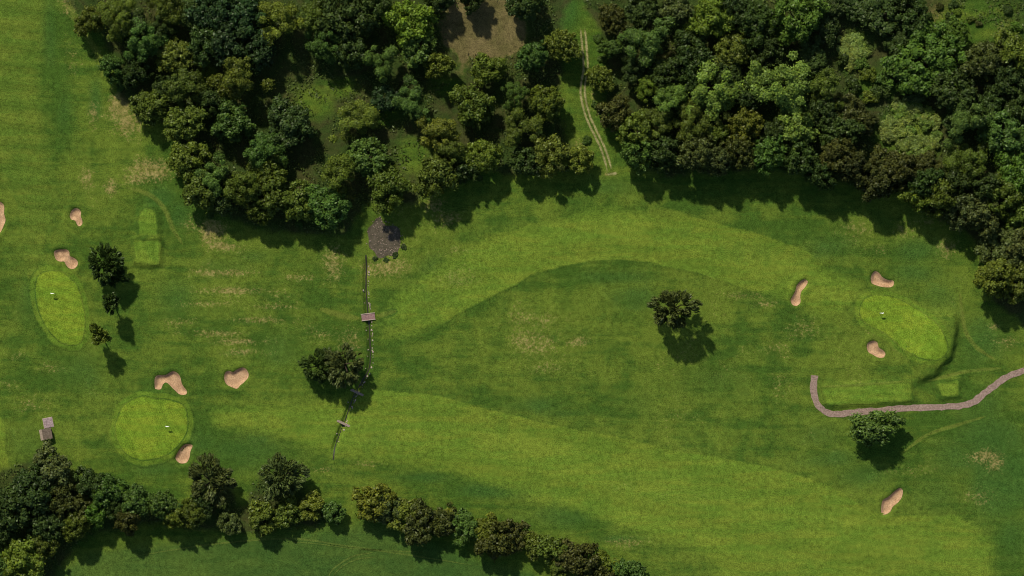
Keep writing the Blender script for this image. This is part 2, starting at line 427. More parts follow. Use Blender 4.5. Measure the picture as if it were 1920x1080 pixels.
def simple_mat(name, c1, c2, scale=1.0, rough=0.9, spec=0.1, detail=5, bump=0.0, bdist=0.05, grain=None, coord='obj'):
    m, nt, bsdf = new_mat(name); q = N(nt)
    p = q.objco() if coord == 'obj' else q.pos()
    n = q.noise(p, scale, detail, 0.65)
    c = q.mix(q.step(n, 0.3, 0.7), c1, c2)
    if grain:
        c = q.scale(c, q.lin(q.noise(p, grain, 2, 0.7), 0.25, 0.75, 0.6, 1.4))
    nt.links.new(c, bsdf.inputs['Base Color'])
    if bump: nt.links.new(q.bump(n if not grain else q.noise(p, grain, 2, 0.7), bump, bdist), bsdf.inputs['Normal'])
    bsdf.inputs['Roughness'].default_value = rough
    bsdf.inputs['Specular IOR Level'].default_value = spec
    return m

M['sand'] = simple_mat('bunker_sand', (0.35, 0.212, 0.112), (0.47, 0.305, 0.168), 0.45, grain=2.6, bump=0.5, bdist=0.06, coord='pos')
M['gravel'] = simple_mat('pink_gravel', (0.205, 0.140, 0.106), (0.300, 0.212, 0.165), 1.3, grain=2.4, bump=0.6, bdist=0.05, coord='pos')
M['pond_bed'] = simple_mat('pond_silt', (0.062, 0.053, 0.033), (0.105, 0.087, 0.058), 0.7, rough=0.9, spec=0.1, grain=2.0, coord='pos')
M['stone'] = simple_mat('pale_stone', (0.26, 0.195, 0.15), (0.46, 0.37, 0.30), 1.6, bump=0.4, coord='pos')
M['pond_stone'] = simple_mat('pond_stone', (0.16, 0.115, 0.085), (0.33, 0.25, 0.19), 1.2, coord='pos')
M['deck'] = simple_mat('weathered_pink_deck', (0.20, 0.115, 0.105), (0.30, 0.185, 0.165), 2.0, coord='pos')
M['beam'] = simple_mat('pale_timber', (0.36, 0.28, 0.21), (0.46, 0.37, 0.28), 2.0, coord='pos')
M['sleeper'] = simple_mat('grey_sleeper', (0.22, 0.165, 0.125), (0.36, 0.28, 0.215), 1.5, coord='pos')
M['board_shaded'] = simple_mat('shaded_roof_board', (0.105, 0.078, 0.055), (0.19, 0.145, 0.105), 1.8, coord='pos')  # brown roof boards in a shaded tone, painted into the colour
M['board_lit'] = simple_mat('lit_roof_board', (0.24, 0.185, 0.13), (0.36, 0.28, 0.21), 1.8, coord='pos')  # lit tone of the same roof boards, painted into the colour
M['wall'] = simple_mat('hut_timber', (0.035, 0.026, 0.020), (0.06, 0.045, 0.035), 1.5)
M['slab'] = simple_mat('pink_concrete', (0.24, 0.175, 0.165), (0.34, 0.255, 0.245), 1.4, grain=3.0, coord='pos')
M['water'] = simple_mat('dark_ditch_water', (0.020, 0.018, 0.009), (0.036, 0.034, 0.014), 0.8, rough=0.3, spec=0.5, coord='pos')
M['white'] = simple_mat('white_cloth', (0.78, 0.78, 0.72), (0.84, 0.84, 0.80), 3.0, rough=0.7)
M['pole'] = simple_mat('painted_pole', (0.55, 0.52, 0.40), (0.65, 0.62, 0.5), 3.0, rough=0.4, spec=0.4)
M['cup'] = simple_mat('dark_cup', (0.01, 0.01, 0.01), (0.02, 0.02, 0.02), 3.0)
M['bark'] = simple_mat('bark', (0.035, 0.026, 0.018), (0.085, 0.065, 0.045), 2.5, bump=0.6, bdist=0.05)

def leaf_material():
    m = bpy.data.materials.new('foliage'); m.use_nodes = True
    nt = m.node_tree; nt.nodes.clear(); q = N(nt)
    oi = nt.nodes.new('ShaderNodeObjectInfo')
    v = q.attr('v'); w = q.attr('w')
    c = q.scale(oi.outputs['Color'], q.lin(v, 0, 1, 0.55, 1.45))
    c = q.mix(q.step(w, 0.55, 1.0), c, q.mix(1.0, c, (1.30, 1.17, 0.8), 'MULTIPLY'))
    d = nt.nodes.new('ShaderNodeBsdfDiffuse'); t = nt.nodes.new('ShaderNodeBsdfTranslucent')
    g = nt.nodes.new('ShaderNodeBsdfGlossy'); g.inputs['Roughness'].default_value = 0.45
    nt.links.new(c, d.inputs['Color']); nt.links.new(c, t.inputs['Color'])
    g.inputs['Color'].default_value = (0.6, 0.62, 0.5, 1)
    m1 = nt.nodes.new('ShaderNodeMixShader'); m1.inputs[0].default_value = 0.16
    nt.links.new(d.outputs[0], m1.inputs[1]); nt.links.new(t.outputs[0], m1.inputs[2])
    m2 = nt.nodes.new('ShaderNodeMixShader'); m2.inputs[0].default_value = 0.025
    nt.links.new(m1.outputs[0], m2.inputs[1]); nt.links.new(g.outputs[0], m2.inputs[2])
    o = nt.nodes.new('ShaderNodeOutputMaterial'); nt.links.new(m2.outputs[0], o.inputs[0])
    return m
M['leaf'] = leaf_material()

# ------------------------------------------------------------------ ground sheet
def axis(half, fine):
    inner = np.arange(-half, half + 1e-6, fine)
    outer = half + np.cumsum(np.geomspace(fine * 2, 260, 26))
    return np.concatenate([-outer[::-1], inner, outer])
gx = axis(202, 0.5); gy = axis(118, 0.5)
GX, GY = np.meshgrid(gx, gy)
nx, ny = len(gx), len(gy)
X = GX.ravel(); Y = GY.ravel()
Z = terrain(X, Y)
idx = np.arange(nx * ny).reshape(ny, nx)
Fq = np.stack([idx[:-1, :-1].ravel(), idx[:-1, 1:].ravel(), idx[1:, 1:].ravel(), idx[1:, :-1].ravel()], 1)
me = mesh_np('ground', np.stack([X, Y, Z], 1), Fq, M['rough'], True)
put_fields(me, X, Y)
ground = tag(link(bpy.data.objects.new('ground', me)), kind='structure', label='rough grass and woodland floor of the golf course')

# ------------------------------------------------------------------ turf sheets laid on the ground
SHARP = [[(-10,778),(2,778),(14,840),(24,890),(12,925)], [(850,588),(930,555),(1010,515),(1080,497),(1150,489),(1230,497),(1330,522),(1400,545)], [(690,730),(800,736),(870,752),(1000,786),(1150,815),(1300,848),(1420,868),(1500,890),(1570,915),(1640,958),(1720,964),(1770,964)],
         [(12,352),(30,390),(38,440),(45,500),(55,540)], [(1300,405),(1400,430),(1500,462)]]
def sheet(name, poly, mat, grid, lift, feather, stripe_dir=None, stripe_w=4.0, wob=0.0, seed=0, stripe_poly=None, soft=0.0):
    poly = np.asarray(poly)
    if wob:
        n = len(poly); nxt = np.roll(poly, -1, 0) - np.roll(poly, 1, 0)
        nrm = np.stack([nxt[:, 1], -nxt[:, 0]], 1); nrm /= np.linalg.norm(nrm, axis=1)[:, None] + 1e-9
        poly = poly + nrm * (wob * 2 * (vnoise(poly[:, 0], poly[:, 1], 3.5, 50 + seed) - .5))[:, None]
    lo = poly.min(0); hi = poly.max(0)
    xs = np.arange(lo[0], hi[0], grid); ys = np.arange(lo[1], hi[1], grid)
    A, B = np.meshgrid(xs, ys); A = A.ravel() + rng.uniform(-.2, .2, A.size) * grid; B = B.ravel() + rng.uniform(-.2, .2, B.size) * grid
    d = sdf(A, B, poly, 1)
    k = d > grid * 0.45
    P2 = np.stack([A[k], B[k]], 1)
    if grid > 0.5:
        for bw in bunker_w + [ditch_w]:
            l2 = np.maximum(bw.min(0) - 3, lo); h2 = np.minimum(bw.max(0) + 3, hi)
            if (h2 <= l2).any(): continue
            a2, b2 = np.meshgrid(np.arange(l2[0], h2[0], .45), np.arange(l2[1], h2[1], .45)); a2 = a2.ravel(); b2 = b2.ravel()
            near = seg_dist(a2, b2, bw, bw is not ditch_w)[0] < 2.4
            a2 = a2[near]; b2 = b2[near]
            if len(a2) == 0: continue
            a2 = a2 + rng.uniform(-.05, .05, len(a2)); b2 = b2 + rng.uniform(-.05, .05, len(b2))
            kk = sdf(a2, b2, poly, 1) > .3
            P2 = np.concatenate([P2, np.stack([a2[kk], b2[kk]], 1)])
    pts = np.concatenate([poly, P2])
    nb = len(poly)
    vs, es, fs, *_ = delaunay_2d_cdt([Vector(p) for p in pts.tolist()], [], [list(range(nb))], 1, 1e-5)
    V = np.array([[v.x, v.y] for v in vs]); Fa = np.array([f for f in fs if len(f) == 3])
    a = V[Fa]; cr = (a[:, 1, 0] - a[:, 0, 0]) * (a[:, 2, 1] - a[:, 0, 1]) - (a[:, 1, 1] - a[:, 0, 1]) * (a[:, 2, 0] - a[:, 0, 0])
    Fa[cr < 0] = Fa[cr < 0][:, ::-1]
    d = np.maximum(sdf(V[:, 0], V[:, 1], poly, 1), 0)
    z = terrain(V[:, 0], V[:, 1]) + lift
    me = mesh_np(name, np.column_stack([V, z]), Fa, mat, True)
    if feather is not None:
        if soft:
            ds = np.full(len(V), 1e9)
            for ln in SHARP: ds = np.minimum(ds, seg_dist(V[:, 0], V[:, 1], PW(ln), False)[0])
            feather = feather + (soft - feather) * smooth01(2.5, 14, ds)
        sw = np.clip(d / feather, 0, 1)
        st = None
        if stripe_poly is not None:
            st = seg_dist(V[:, 0], V[:, 1], stripe_poly, False)[0] * (math.pi / stripe_w)
        elif stripe_dir is not None:
            st = (V[:, 0] * math.cos(stripe_dir) + V[:, 1] * math.sin(stripe_dir)) * (math.pi / stripe_w)
        put_fields(me, V[:, 0], V[:, 1], sw, st)
    return link(bpy.data.objects.new(name, me))

def fairway(pts, label, lift, mat='fairway', **kw):
    return tag(sheet('fairway', catmull(PW(pts), 2.0), M[mat], 1.1, lift, 1.2, wob=0.4, soft=8.0, **kw), label=label, kind='structure')

fairway(F_LEFT, 'pale striped fairway running down past the wood to the oval green', 0.05, stripe_dir=math.radians(82), stripe_w=3.6, seed=1, mat='fairway_far')
fairway(F_ARCH, 'arched fairway curving below the wood', 0.05, stripe_poly=catmull(PW([(700,600),(900,480),(1120,428),(1350,465),(1600,560)]), 6, False), stripe_w=5.0, seed=2)
fairway(F_LOW, 'long fairway sweeping from the round green past the ditch', 0.05, stripe_poly=catmull(PW([(380,785),(620,800),(900,830),(1200,900),(1500,980),(1900,1060)]), 6, False), stripe_w=6.0, seed=3)
fairway(F_CORNER, 'tip of a fairway beside the hut and tree belt', 0.05, stripe_dir=math.radians(20), stripe_w=4.0, seed=4)

def grow(poly, d):
    nxt = np.roll(poly, -1, 0) - np.roll(poly, 1, 0)
    n = np.stack([nxt[:, 1], -nxt[:, 0]], 1); n /= np.linalg.norm(n, axis=1)[:, None] + 1e-9
    area = 0.5 * np.sum(poly[:, 0] * np.roll(poly[:, 1], -1) - np.roll(poly[:, 0], -1) * poly[:, 1])
    return poly + n * (d if area > 0 else -d)

for i, (lab, pts) in enumerate(GREENS):
    ap = sheet('collar', grow(green_w[i], 2.2), M['apron'], 0.9, 0.08, 1.2, stripe_dir=0.4, wob=0.3, seed=10 + i)
    g = sheet('putting_green', green_w[i], M['green'], 0.8, 0.11, 0.9, stripe_dir=math.radians((70, 25, 50)[i]), stripe_w=1.6, wob=0.25, seed=20 + i)
    ap.parent = g
    tag(g, lab, 'green')
for i, (lab, pts, h) in enumerate(TEES):
    p = tee_w[i]
    dens = []
    for k in range(len(p)):
        a, b = p[k], p[(k + 1) % len(p)]
        m = max(2, int(np.linalg.norm(b - a) / 0.7))
        dens += [a + (b - a) * j / m for j in range(m)]
    t = sheet('tee_box', np.array(dens), M['tee'], 0.7, 0.07, 1.3, stripe_dir=math.radians((85, 5, 85, 80)[i]), stripe_w=1.5, wob=0.4, seed=30 + i)
    tag(t, lab, 'tee', 'mown tee decks')
for i, (lab, pts) in enumerate(BUNKERS):
    b = sheet('sand_bunker', bunker_w[i], M['sand'], 0.4, 0.11, None, wob=0.22, seed=40 + i)
    tag(b, lab, 'bunker', 'sand bunkers')

pond = sheet('pond_bed', pond_w, M['pond_bed'], 0.6, 0.08, None, wob=1.5, seed=60)
tag(pond, label='dark stony pond hollow between wood and ditch', kind='structure')

# ------------------------------------------------------------------ ribbons: path, track ruts, trails
def ribbon(name, pts, width, mat, lift, step=0.7, cols=5, wob=0.15, seed=0, feather=True, taper=0.0):
    line = catmull(PW(pts), step, False)
    t = np.gradient(line, axis=0); t /= np.linalg.norm(t, axis=1)[:, None]
    n = np.stack([-t[:, 1], t[:, 0]], 1)
    m = len(line); u = np.linspace(-1, 1, cols)
    w = np.full(m, width / 2)
    if taper: 
        s = np.linspace(0, 1, m); w = w * (0.35 + 0.65 * np.clip(np.minimum(s, 1 - s) / taper, 0, 1))
    V = []
    for j in range(cols):
        jit = wob * 2 * (vnoise(line[:, 0] + 37 * j, line[:, 1], 1.6, 70 + seed) - .5) * (abs(u[j]))
        V.append(line + n * (u[j] * w + jit)[:, None])
    V = np.stack(V, 1).reshape(-1, 2)
    z = terrain(V[:, 0], V[:, 1]) + lift
    idx = np.arange(m * cols).reshape(m, cols)
    F = np.stack([idx[:-1, 1:].ravel(), idx[:-1, :-1].ravel(), idx[1:, :-1].ravel(), idx[1:, 1:].ravel()], 1)[:, ::-1]
    me = mesh_np(name, np.column_stack([V, z]), F, mat, True)
    if feather:
        s = np.linspace(0, 1, m)
        e = np.clip(np.minimum(s, 1 - s) / 0.08, 0, 1)[:, None] * (1 - np.abs(u))[None, :]
        put_fields(me, V[:, 0], V[:, 1], np.clip(e * 1.3, 0, 1).ravel())
    o = link(bpy.data.objects.new(name, me))
    return o

tag(ribbon('gravel_path', PATH, 2.4, M['gravel'], 0.07, wob=0.32, feather=False), kind='structure', label='pinkish gravel path hooking around the long tee')
TRK = [(1092,48),(1096,90),(1098,130),(1093,160),(1094,185),(1103,220),(1117,250),(1131,280),(1139,305),(1144,327)]
TRKW = TRK
trk = empty('dirt_track', (0, 0, 0)); tag(trk, kind='structure', label='twin rutted track through the gap between the woods')
verge = ribbon('verge', TRK, 4.2, M['trail'], 0.035, wob=0.3, seed=40); verge.parent = trk
for s in (-1, 1):
    ru = ribbon('rut', [(a + s * 4.0, b) for a, b in TRK], 1.5, M['rut'], 0.07, wob=0.12, seed=3 + s); ru.parent = trk
tag(ribbon('track_mouth', [(1137,327),(1146,326),(1158,325)], 1.5, M['rut'], 0.075, seed=9), kind='structure', label='bare worn mouth of the rutted track')
TRAILS = [([(598,578),(625,587),(650,594),(676,597)], 2.2), ([(704,593),(725,588),(745,582)], 1.8),
          ([(1800,545),(1804,590),(1812,625),(1832,652),(1868,676)], 1.6), ([(1735,715),(1775,705),(1815,696),(1880,690)], 1.4),
          ([(230,350),(262,358),(290,372),(310,395),(325,430),(345,462)], 1.8), ([(122,-15),(135,20),(152,52),(172,82),(188,112),(190,150)], 2.4),
          ([(225,1052),(260,1042),(330,1030),(420,1018),(545,1010),(640,1022),(760,1040),(900,1062)], 0.7), ([(540,1016),(600,1020),(680,1030),(800,1036)], 0.5),
          ([(612,1092),(622,1070),(640,1055),(665,1042),(700,1036)], 0.6), ([(620,1092),(630,1073),(648,1058),(672,1048),(708,1044)], 0.5),
          ([(1690,850),(1740,815),(1800,795),(1850,780)], 1.3), ([(1538,725),(1600,722),(1700,714)], 0.9)]
for i, (pts, w) in enumerate(TRAILS):
    tag(ribbon('worn_trail', pts, w * 1.7, M['trail'], 0.065, taper=0.25, seed=20 + i), kind='structure')

# ditch water and stones
tag(ribbon('ditch_water', DITCH, 0.55, M['water'], 0.06, wob=0.1, feather=False, cols=3), kind='structure', label='dark water lying in the narrow ditch')

def rock_arrays(r, c, s):
    """one low-poly rough stone"""
    b = np.array([[0,0,1],[.9,0,.3],[.28,.86,.3],[-.73,.53,.3],[-.73,-.53,.3],[.28,-.86,.3],[.6,.5,-.5],[-.3,.8,-.5],[-.8,0,-.5],[-.3,-.8,-.5],[.6,-.5,-.5]], float)
    b = b * r.uniform(.72, 1.25, b.shape) * s
    a = r.uniform(0, 6.28); ca, sa = math.cos(a), math.sin(a)
    b[:, :2] = b[:, :2] @ np.array([[ca, sa], [-sa, ca]])
    f = [[0,1,2],[0,2,3],[0,3,4],[0,4,5],[0,5,1],[1,6,2],[2,6,7],[2,7,3],[3,7,8],[3,8,4],[4,8,9],[4,9,5],[5,9,10],[5,10,1],[1,10,6]]
    return b + c, np.array(f)

def rock_heap(name, items, mat, seed):
    r = np.random.default_rng(seed); VV = []; FF = []; o = 0
    for (x, y, s, dz) in items:
        v, f = rock_arrays(r, np.array([x, y, dz]), np.array([s * r.uniform(.8, 1.4), s * r.uniform(.7, 1.1), s * .6]))
        VV.append(v); FF.append(f + o); o += len(v)
    return link(bpy.data.objects.new(name, mesh_np(name, np.concatenate(VV), np.concatenate(FF), mat)))

r = np.random.default_rng(3); items = []
dt = np.gradient(ditch_w, axis=0); dt /= np.linalg.norm(dt, axis=1)[:, None]
dn = np.stack([-dt[:, 1], dt[:, 0]], 1)
for i in range(4, len(ditch_w) - 8):
    dens = 0.35 + 1.2 * vnoise(np.array([ditch_w[i, 0]]), np.array([ditch_w[i, 1]]), 5, 90)[0]
    for k in range(r.poisson(1.5 * dens)):
        side = 1 if r.random() < 0.85 else -1        # most stone shows on the bank that faces the sun
        q = ditch_w[i] + dn[i] * side * r.uniform(.75, 1.2) + dt[i] * r.uniform(-.5, .5)
        items.append((q[0], q[1], r.uniform(.16, .42), tz(*q) + .1))
tag(rock_heap('ditch_stones', items, M['stone'], 5), 'broken line of pale stones along the ditch bank', 'stones', kind='stuff')
items = []
lo = pond_w.min(0) - 1; hi = pond_w.max(0) + 1
while len(items) < 190:
    q = r.uniform(lo, hi)
    d = sdf(np.array([q[0]]), np.array([q[1]]), pond_w, 1)[0]
    if d < (-0.2 if r.random() < .8 else -1.6) or r.random() > 0.25 + 0.75 * smooth01(lo[0] + 2, lo[0] + 6, q[0]): continue
    items.append((q[0], q[1], r.uniform(.10, .30), tz(*q) + .10))
tag(rock_heap('pond_stones', items, M['pond_stone'], 6), 'scattered pale pinkish stones in the dark pond hollow', 'stones', kind='stuff')

# ------------------------------------------------------------------ timber things
def box_mesh(name, sx, sy, sz, mat, bevel=0.0):
    bm = bmesh.new(); bmesh.ops.create_cube(bm, size=1.0)
    bmesh.ops.scale(bm, vec=(sx, sy, sz), verts=bm.verts)
    if bevel: bmesh.ops.bevel(bm, geom=bm.edges[:], offset=bevel, segments=1, affect='EDGES')
    me = bpy.data.meshes.new(name); bm.to_mesh(me); bm.free(); me.materials.append(mat)
    return me

def child(name, me, parent, loc, rot=(0, 0, 0)):
    o = bpy.data.objects.new(name, me); o.location = loc; o.rotation_euler = rot
    return link(o, parent)

# footbridge with cross planks and edge beams
bx, by = P(690.5, 594)
zb = max(tz(bx - 2.6, by), tz(bx + 2.6, by)) + 0.12
br = empty('footbridge', (bx, by, zb), math.radians(7)); tag(br, 'pink planked footbridge with pale edge beams over the ditch', 'bridge')
plk = box_mesh('plank', 0.33, 2.3, 0.07, M['deck'], 0.01)
for k in range(14):
    child('plank', plk, br, (-2.34 + k * 0.36, 0, 0.16 + 0.012 * ((k * 7) % 3)), (0, 0, 0.006 * ((k * 5) % 4 - 1.5)))
bmm = box_mesh('edge_beam', 5.3, 0.24, 0.20, M['beam'], 0.02)
for s in (-1, 1):
    child('edge_beam', bmm, br, (0, s * 1.22, 0.30))
    child('bearer', box_mesh('bearer', 5.0, 0.25, 0.26, M['sleeper'], 0.02), br, (0, s * 0.7, -0.03))
for (px, py, ang, lab) in ((669.5, 736, -25, 'grey sleeper plank bridge lying in the shade of the twin lone trees'), (644, 794, -25, 'grey sleeper plank bridge in open sun across the ditch')):
    x, y = P(px, py); z = max(tz(x - 2.2, y + 1), tz(x + 2.2, y - 1)) + 0.06
    e = empty('plank_bridge', (x, y, z), math.radians(ang)); tag(e, lab, 'plank bridge', 'plank bridges over the ditch')
    for k, (dy, L) in enumerate(((-.29, 5.1), (.0, 5.35), (.29, 5.0))):
        child('sleeper', box_mesh('sleeper', L, .26, .16, M['sleeper'], .02), e, (0.08 * (k - 1), dy, .10))
    for s in (-1, 1):
        child('cross_bearer', box_mesh('cross_bearer', .24, .8, .14, M['sleeper'], .02), e, (s * 2.2, 0, -.04))

# hut with lopsided pitched roof, and a paved pad
hx, hy = P(87.5, 813.5); hz = tz(hx, hy)
hut = empty('timber_hut', (hx, hy, hz - 0.05), math.radians(11)); tag(hut, 'small timber hut with board roof toned lit and shaded beside the tree belt', 'hut')
W_, D_, HE, HR, RX = 4.5, 3.9, 2.3, 3.15, -1.05
wv = [(-W_/2+.2, -D_/2+.2), (W_/2-.2, -D_/2+.2), (W_/2-.2, D_/2-.2), (-W_/2+.2, D_/2-.2)]
def wall_part(name, a, b, top_pts):
    bm = bmesh.new()
    n = Vector((b[1] - a[1], a[0] - b[0], 0)).normalized() * 0.10
    prof = [Vector((a[0], a[1], 0)), Vector((b[0], b[1], 0))] + [Vector(t) for t in top_pts]
    f0 = [bm.verts.new(p) for p in prof]; f1 = [bm.verts.new(p - n) for p in prof]
    bm.faces.new(f0); bm.faces.new(f1[::-1])
    for i in range(len(prof)): bm.faces.new([f0[i], f1[i], f1[(i + 1) % len(prof)], f0[(i + 1) % len(prof)]])
    bmesh.ops.recalc_face_normals(bm, faces=bm.faces)
    me = bpy.data.meshes.new(name); bm.to_mesh(me); bm.free(); me.materials.append(M['wall'])
    return child(name, me, hut, (0, 0, 0))
for s in (-1, 1):
    a, b = ((-W_/2+.2, s*(D_/2-.2)), (W_/2-.2, s*(D_/2-.2)))
    w = wall_part('gable_wall', a, b, [(b[0], b[1], HE), (RX, b[1], HR - .12), (a[0], a[1], HE)])
wall_part('side_wall', (-W_/2+.3, -D_/2+.31), (-W_/2+.3, D_/2-.31), [(-W_/2+.3, D_/2-.31, HE), (-W_/2+.3, -D_/2+.31, HE)])
wall_part('side_wall', (W_/2-.3, -D_/2+.31), (W_/2-.3, D_/2-.31), [(W_/2-.3, D_/2-.31, HE), (W_/2-.3, -D_/2+.31, HE)])
door = child('door', box_mesh('door', 0.95, 0.06, 1.95, M['sleeper'], .01), hut, (0.6, -D_/2+.16, 1.0))
child('handle', box_mesh('handle', 0.05, 0.08, 0.18, M['pole'], .01), door, (0.36, -0.06, 0.0))
for side, (x0, x1, mat, nb) in {'pale': (-W_/2, RX, 'board_lit', 4), 'brown': (RX, W_/2, 'board_shaded', 9)}.items():  # left slope painted as sunlit boards, right slope as shaded ones
    zl = lambda x: HR - (HR - HE + .06) * abs(x - RX) / abs((x0 if side == 'pale' else x1) - RX)
    w = (x1 - x0) / nb
    ang = math.atan2(zl(x1) - zl(x0), x1 - x0)
    bmsh = box_mesh('roof_board', w / math.cos(ang) * 1.0, D_ + .15, .05, M[mat], .008)
    for k in range(nb):
        xc = x0 + (k + .5) * w
        child('roof_board', bmsh, hut, (xc, 0.03 * ((k * 5) % 3 - 1), zl(xc) + .03 + .006 * (k % 2)), (0, -ang + (0.05 if side == 'brown' else -.05), 0))
child('ridge_board', box_mesh('ridge_board', .22, D_ + .2, .06, M['board_shaded'], .01), hut, (RX, 0, HR + .07))
px_, py_ = P(90.5, 792.5); zpad = tz(px_, py_)
pad = empty('paved_pad', (px_, py_, zpad), math.radians(11)); tag(pad, 'square pink paved pad touching the timber hut', 'paving')
slab = box_mesh('slab', 1.14, 1.18, .12, M['slab'], .015)
for i in range(3):
    for j in range(3):
        child('slab', slab, pad, ((i - 1) * 1.17, (j - 1) * 1.21, .13 + .008 * ((i * 2 + j) % 3)))
child('kerb_frame', box_mesh('kerb_frame', 3.75, 3.85, .10, M['beam'], .01), pad, (0, 0, .04))

# flagsticks
def flagstick(px, py, lab, fx):
    x, y = P(px, py); z = tz(x, y) + 0.11
    e = empty('flagstick', (x, y, z), 0.0); tag(e, lab, 'flag', 'flagsticks in the putting greens')
    bm = bmesh.new(); bmesh.ops.create_cone(bm, cap_ends=True, segments=10, radius1=.06, radius2=.05, depth=2.6)
    me = bpy.data.meshes.new('pole'); bm.to_mesh(me); bm.free(); me.materials.append(M['pole']); child('pole', me, e, (0, 0, 1.3))
    nu, nv = 12, 5; V = []; F = []
    for i in range(nu):
        for j in range(nv):
            u = i / (nu - 1); w = j / (nv - 1)
            V.append((fx * (0.04 + 1.3 * u), 0.10 * math.sin(u * 7.5) * u + (w - .5) * (.12 + .22 * u), 2.52 - .52 * w * (1 - .25 * u) - .10 * u))
    for i in range(nu - 1):
        for j in range(nv - 1):
            a = i * nv + j; F.append((a, a + 1, a + nv + 1, a + nv))
    fm = mesh_np('flag', V, F, M['white'], True); fo = child('flag', fm, e, (0, 0, 0))
    sm = fo.modifiers.new('thick', 'SOLIDIFY'); sm.thickness = 0.012
    bm = bmesh.new(); bmesh.ops.create_cone(bm, cap_ends=True, segments=16, radius1=.09, radius2=.09, depth=.03)
    me = bpy.data.meshes.new('cup'); bm.to_mesh(me); bm.free(); me.materials.append(M['cup']); child('cup', me, e, (0, 0, .02))
flagstick(103.5, 550, 'white flag on a thin pole in the long oval green', -1)
flagstick(318.5, 799, 'white flag on a thin pole in the round green', -1)
flagstick(1649, 587, 'white flag on a thin pole in the pear shaped green above the path', 1)

# ------------------------------------------------------------------ trees
def crown_arrays(seed, R, H, nb, br, nleaf, leaf, aspect=1.6, zf=0.40, zc=0.62, zmin=-0.35, spray=0.0, lobes=0.22, hollow=0.5, tuft=0, stray=0.0):
    r = np.random.default_rng(seed)
    ph = r.uniform(0, 6.28, 4)
    C = []; Rb = []
    while len(C) < nb:
        d = r.normal(size=3); d /= np.linalg.norm(d)
        if d[2] < zmin: continue
        a = math.atan2(d[1], d[0])
        f = 1 + lobes * (math.sin(2 * a + ph[0]) * .6 + math.sin(3 * a + ph[1]) * .7 + math.sin(5 * a + ph[2]) * .5)
        rad = r.uniform(.18, 1.0) ** hollow
        b = R * r.uniform(*br)
        c = np.array([d[0] * (R * f - b * .8) * rad, d[1] * (R * f - b * .8) * rad, zc * H + d[2] * H * zf * rad * (1.0 if d[2] > 0 else .7)])
        C.append(c); Rb.append(b)
    for k in range(tuft):                       # a few leaders that stand above the crown
        a = r.uniform(0, 6.28); q = r.uniform(.2, .85)
        C.append(np.array([math.cos(a) * R * q, math.sin(a) * R * q, zc * H + H * zf * (1.05 - .25 * q)])); Rb.append(R * r.uniform(.12, .17))
    C = np.array(C); Rb = np.array(Rb)
    wgt = Rb ** 2; n = r.multinomial(int(nleaf * 1.9), wgt / wgt.sum())
    bi = np.repeat(np.arange(len(C)), n)
    D = r.normal(size=(len(bi), 3)); D /= np.linalg.norm(D, axis=1)[:, None]
    bump = 1 + 0.16 * np.sin(D[:, 0] * 7 + bi) * np.sin(D[:, 1] * 7 + bi * 2.3) 
    Pp = C[bi] + D * (Rb[bi] * np.where(r.random(len(bi)) < stray, r.uniform(1.0, 1.55, len(bi)), r.uniform(.70, 1.06, len(bi))) * bump)[:, None] * np.array([1, 1, .85])
    dist = np.linalg.norm(Pp[:, None, :] - C[None], axis=2) / Rb[None]
    dist[np.arange(len(bi)), bi] = 9
    keep = dist.min(1) > 0.62
    keep &= Pp[:, 2] > 0.10 * H
    k = np.nonzero(keep)[0]
    if len(k) > nleaf: k = r.choice(k, nleaf, replace=False)
    Pp = Pp[k]; D = D[k]; bi = bi[k]; m = len(k)
    Nn = D * 0.9 + r.normal(size=(m, 3)) * 0.55; Nn[:, 2] += 0.15
    Nn /= np.linalg.norm(Nn, axis=1)[:, None]
    out = Pp - np.array([0, 0, zc * H * .8]); out /= np.linalg.norm(out, axis=1)[:, None]
    T = r.normal(size=(m, 3)) * (1 - spray) + out * spray * 2.0
    T -= Nn * np.sum(T * Nn, 1)[:, None] * (1.0 - .6 * spray); T /= np.linalg.norm(T, axis=1)[:, None] + 1e-9
    B = np.cross(Nn, T); B /= np.linalg.norm(B, axis=1)[:, None] + 1e-9
    s = leaf * r.uniform(.65, 1.35, m)
    L = (T.T * s * aspect ** .5).T; Wd = (B.T * s / aspect ** .5).T
    V = np.stack([Pp - L, Pp + Wd * .9 - L * .1, Pp + L, Pp - Wd * .9 - L * .1], 1).reshape(-1, 3)
    F = np.arange(m * 4).reshape(m, 4)
    vb = r.random(len(C)); v = np.clip(.45 * vb[bi] + .55 * r.random(m), 0, 1); w = r.random(m)
    return V, F, v, w, C

def tube_arrays(pts, rads, seg=7):
    pts = [np.array(p, float) for p in pts]; V = []; F = []
    for i, p in enumerate(pts):
        t = (pts[min(i + 1, len(pts) - 1)] - pts[max(i - 1, 0)]); t /= np.linalg.norm(t)
        u = np.cross(t, [0.3, 1, 0.1]); u /= np.linalg.norm(u); w = np.cross(t, u)
        for k in range(seg):
            a = 2 * math.pi * k / seg
            V.append(p + rads[i] * (u * math.cos(a) + w * math.sin(a)))
    for i in range(len(pts) - 1):
        for k in range(seg):
            F.append((i * seg + k, i * seg + (k + 1) % seg, (i + 1) * seg + (k + 1) % seg, (i + 1) * seg + k))
    return np.array(V), np.array(F)

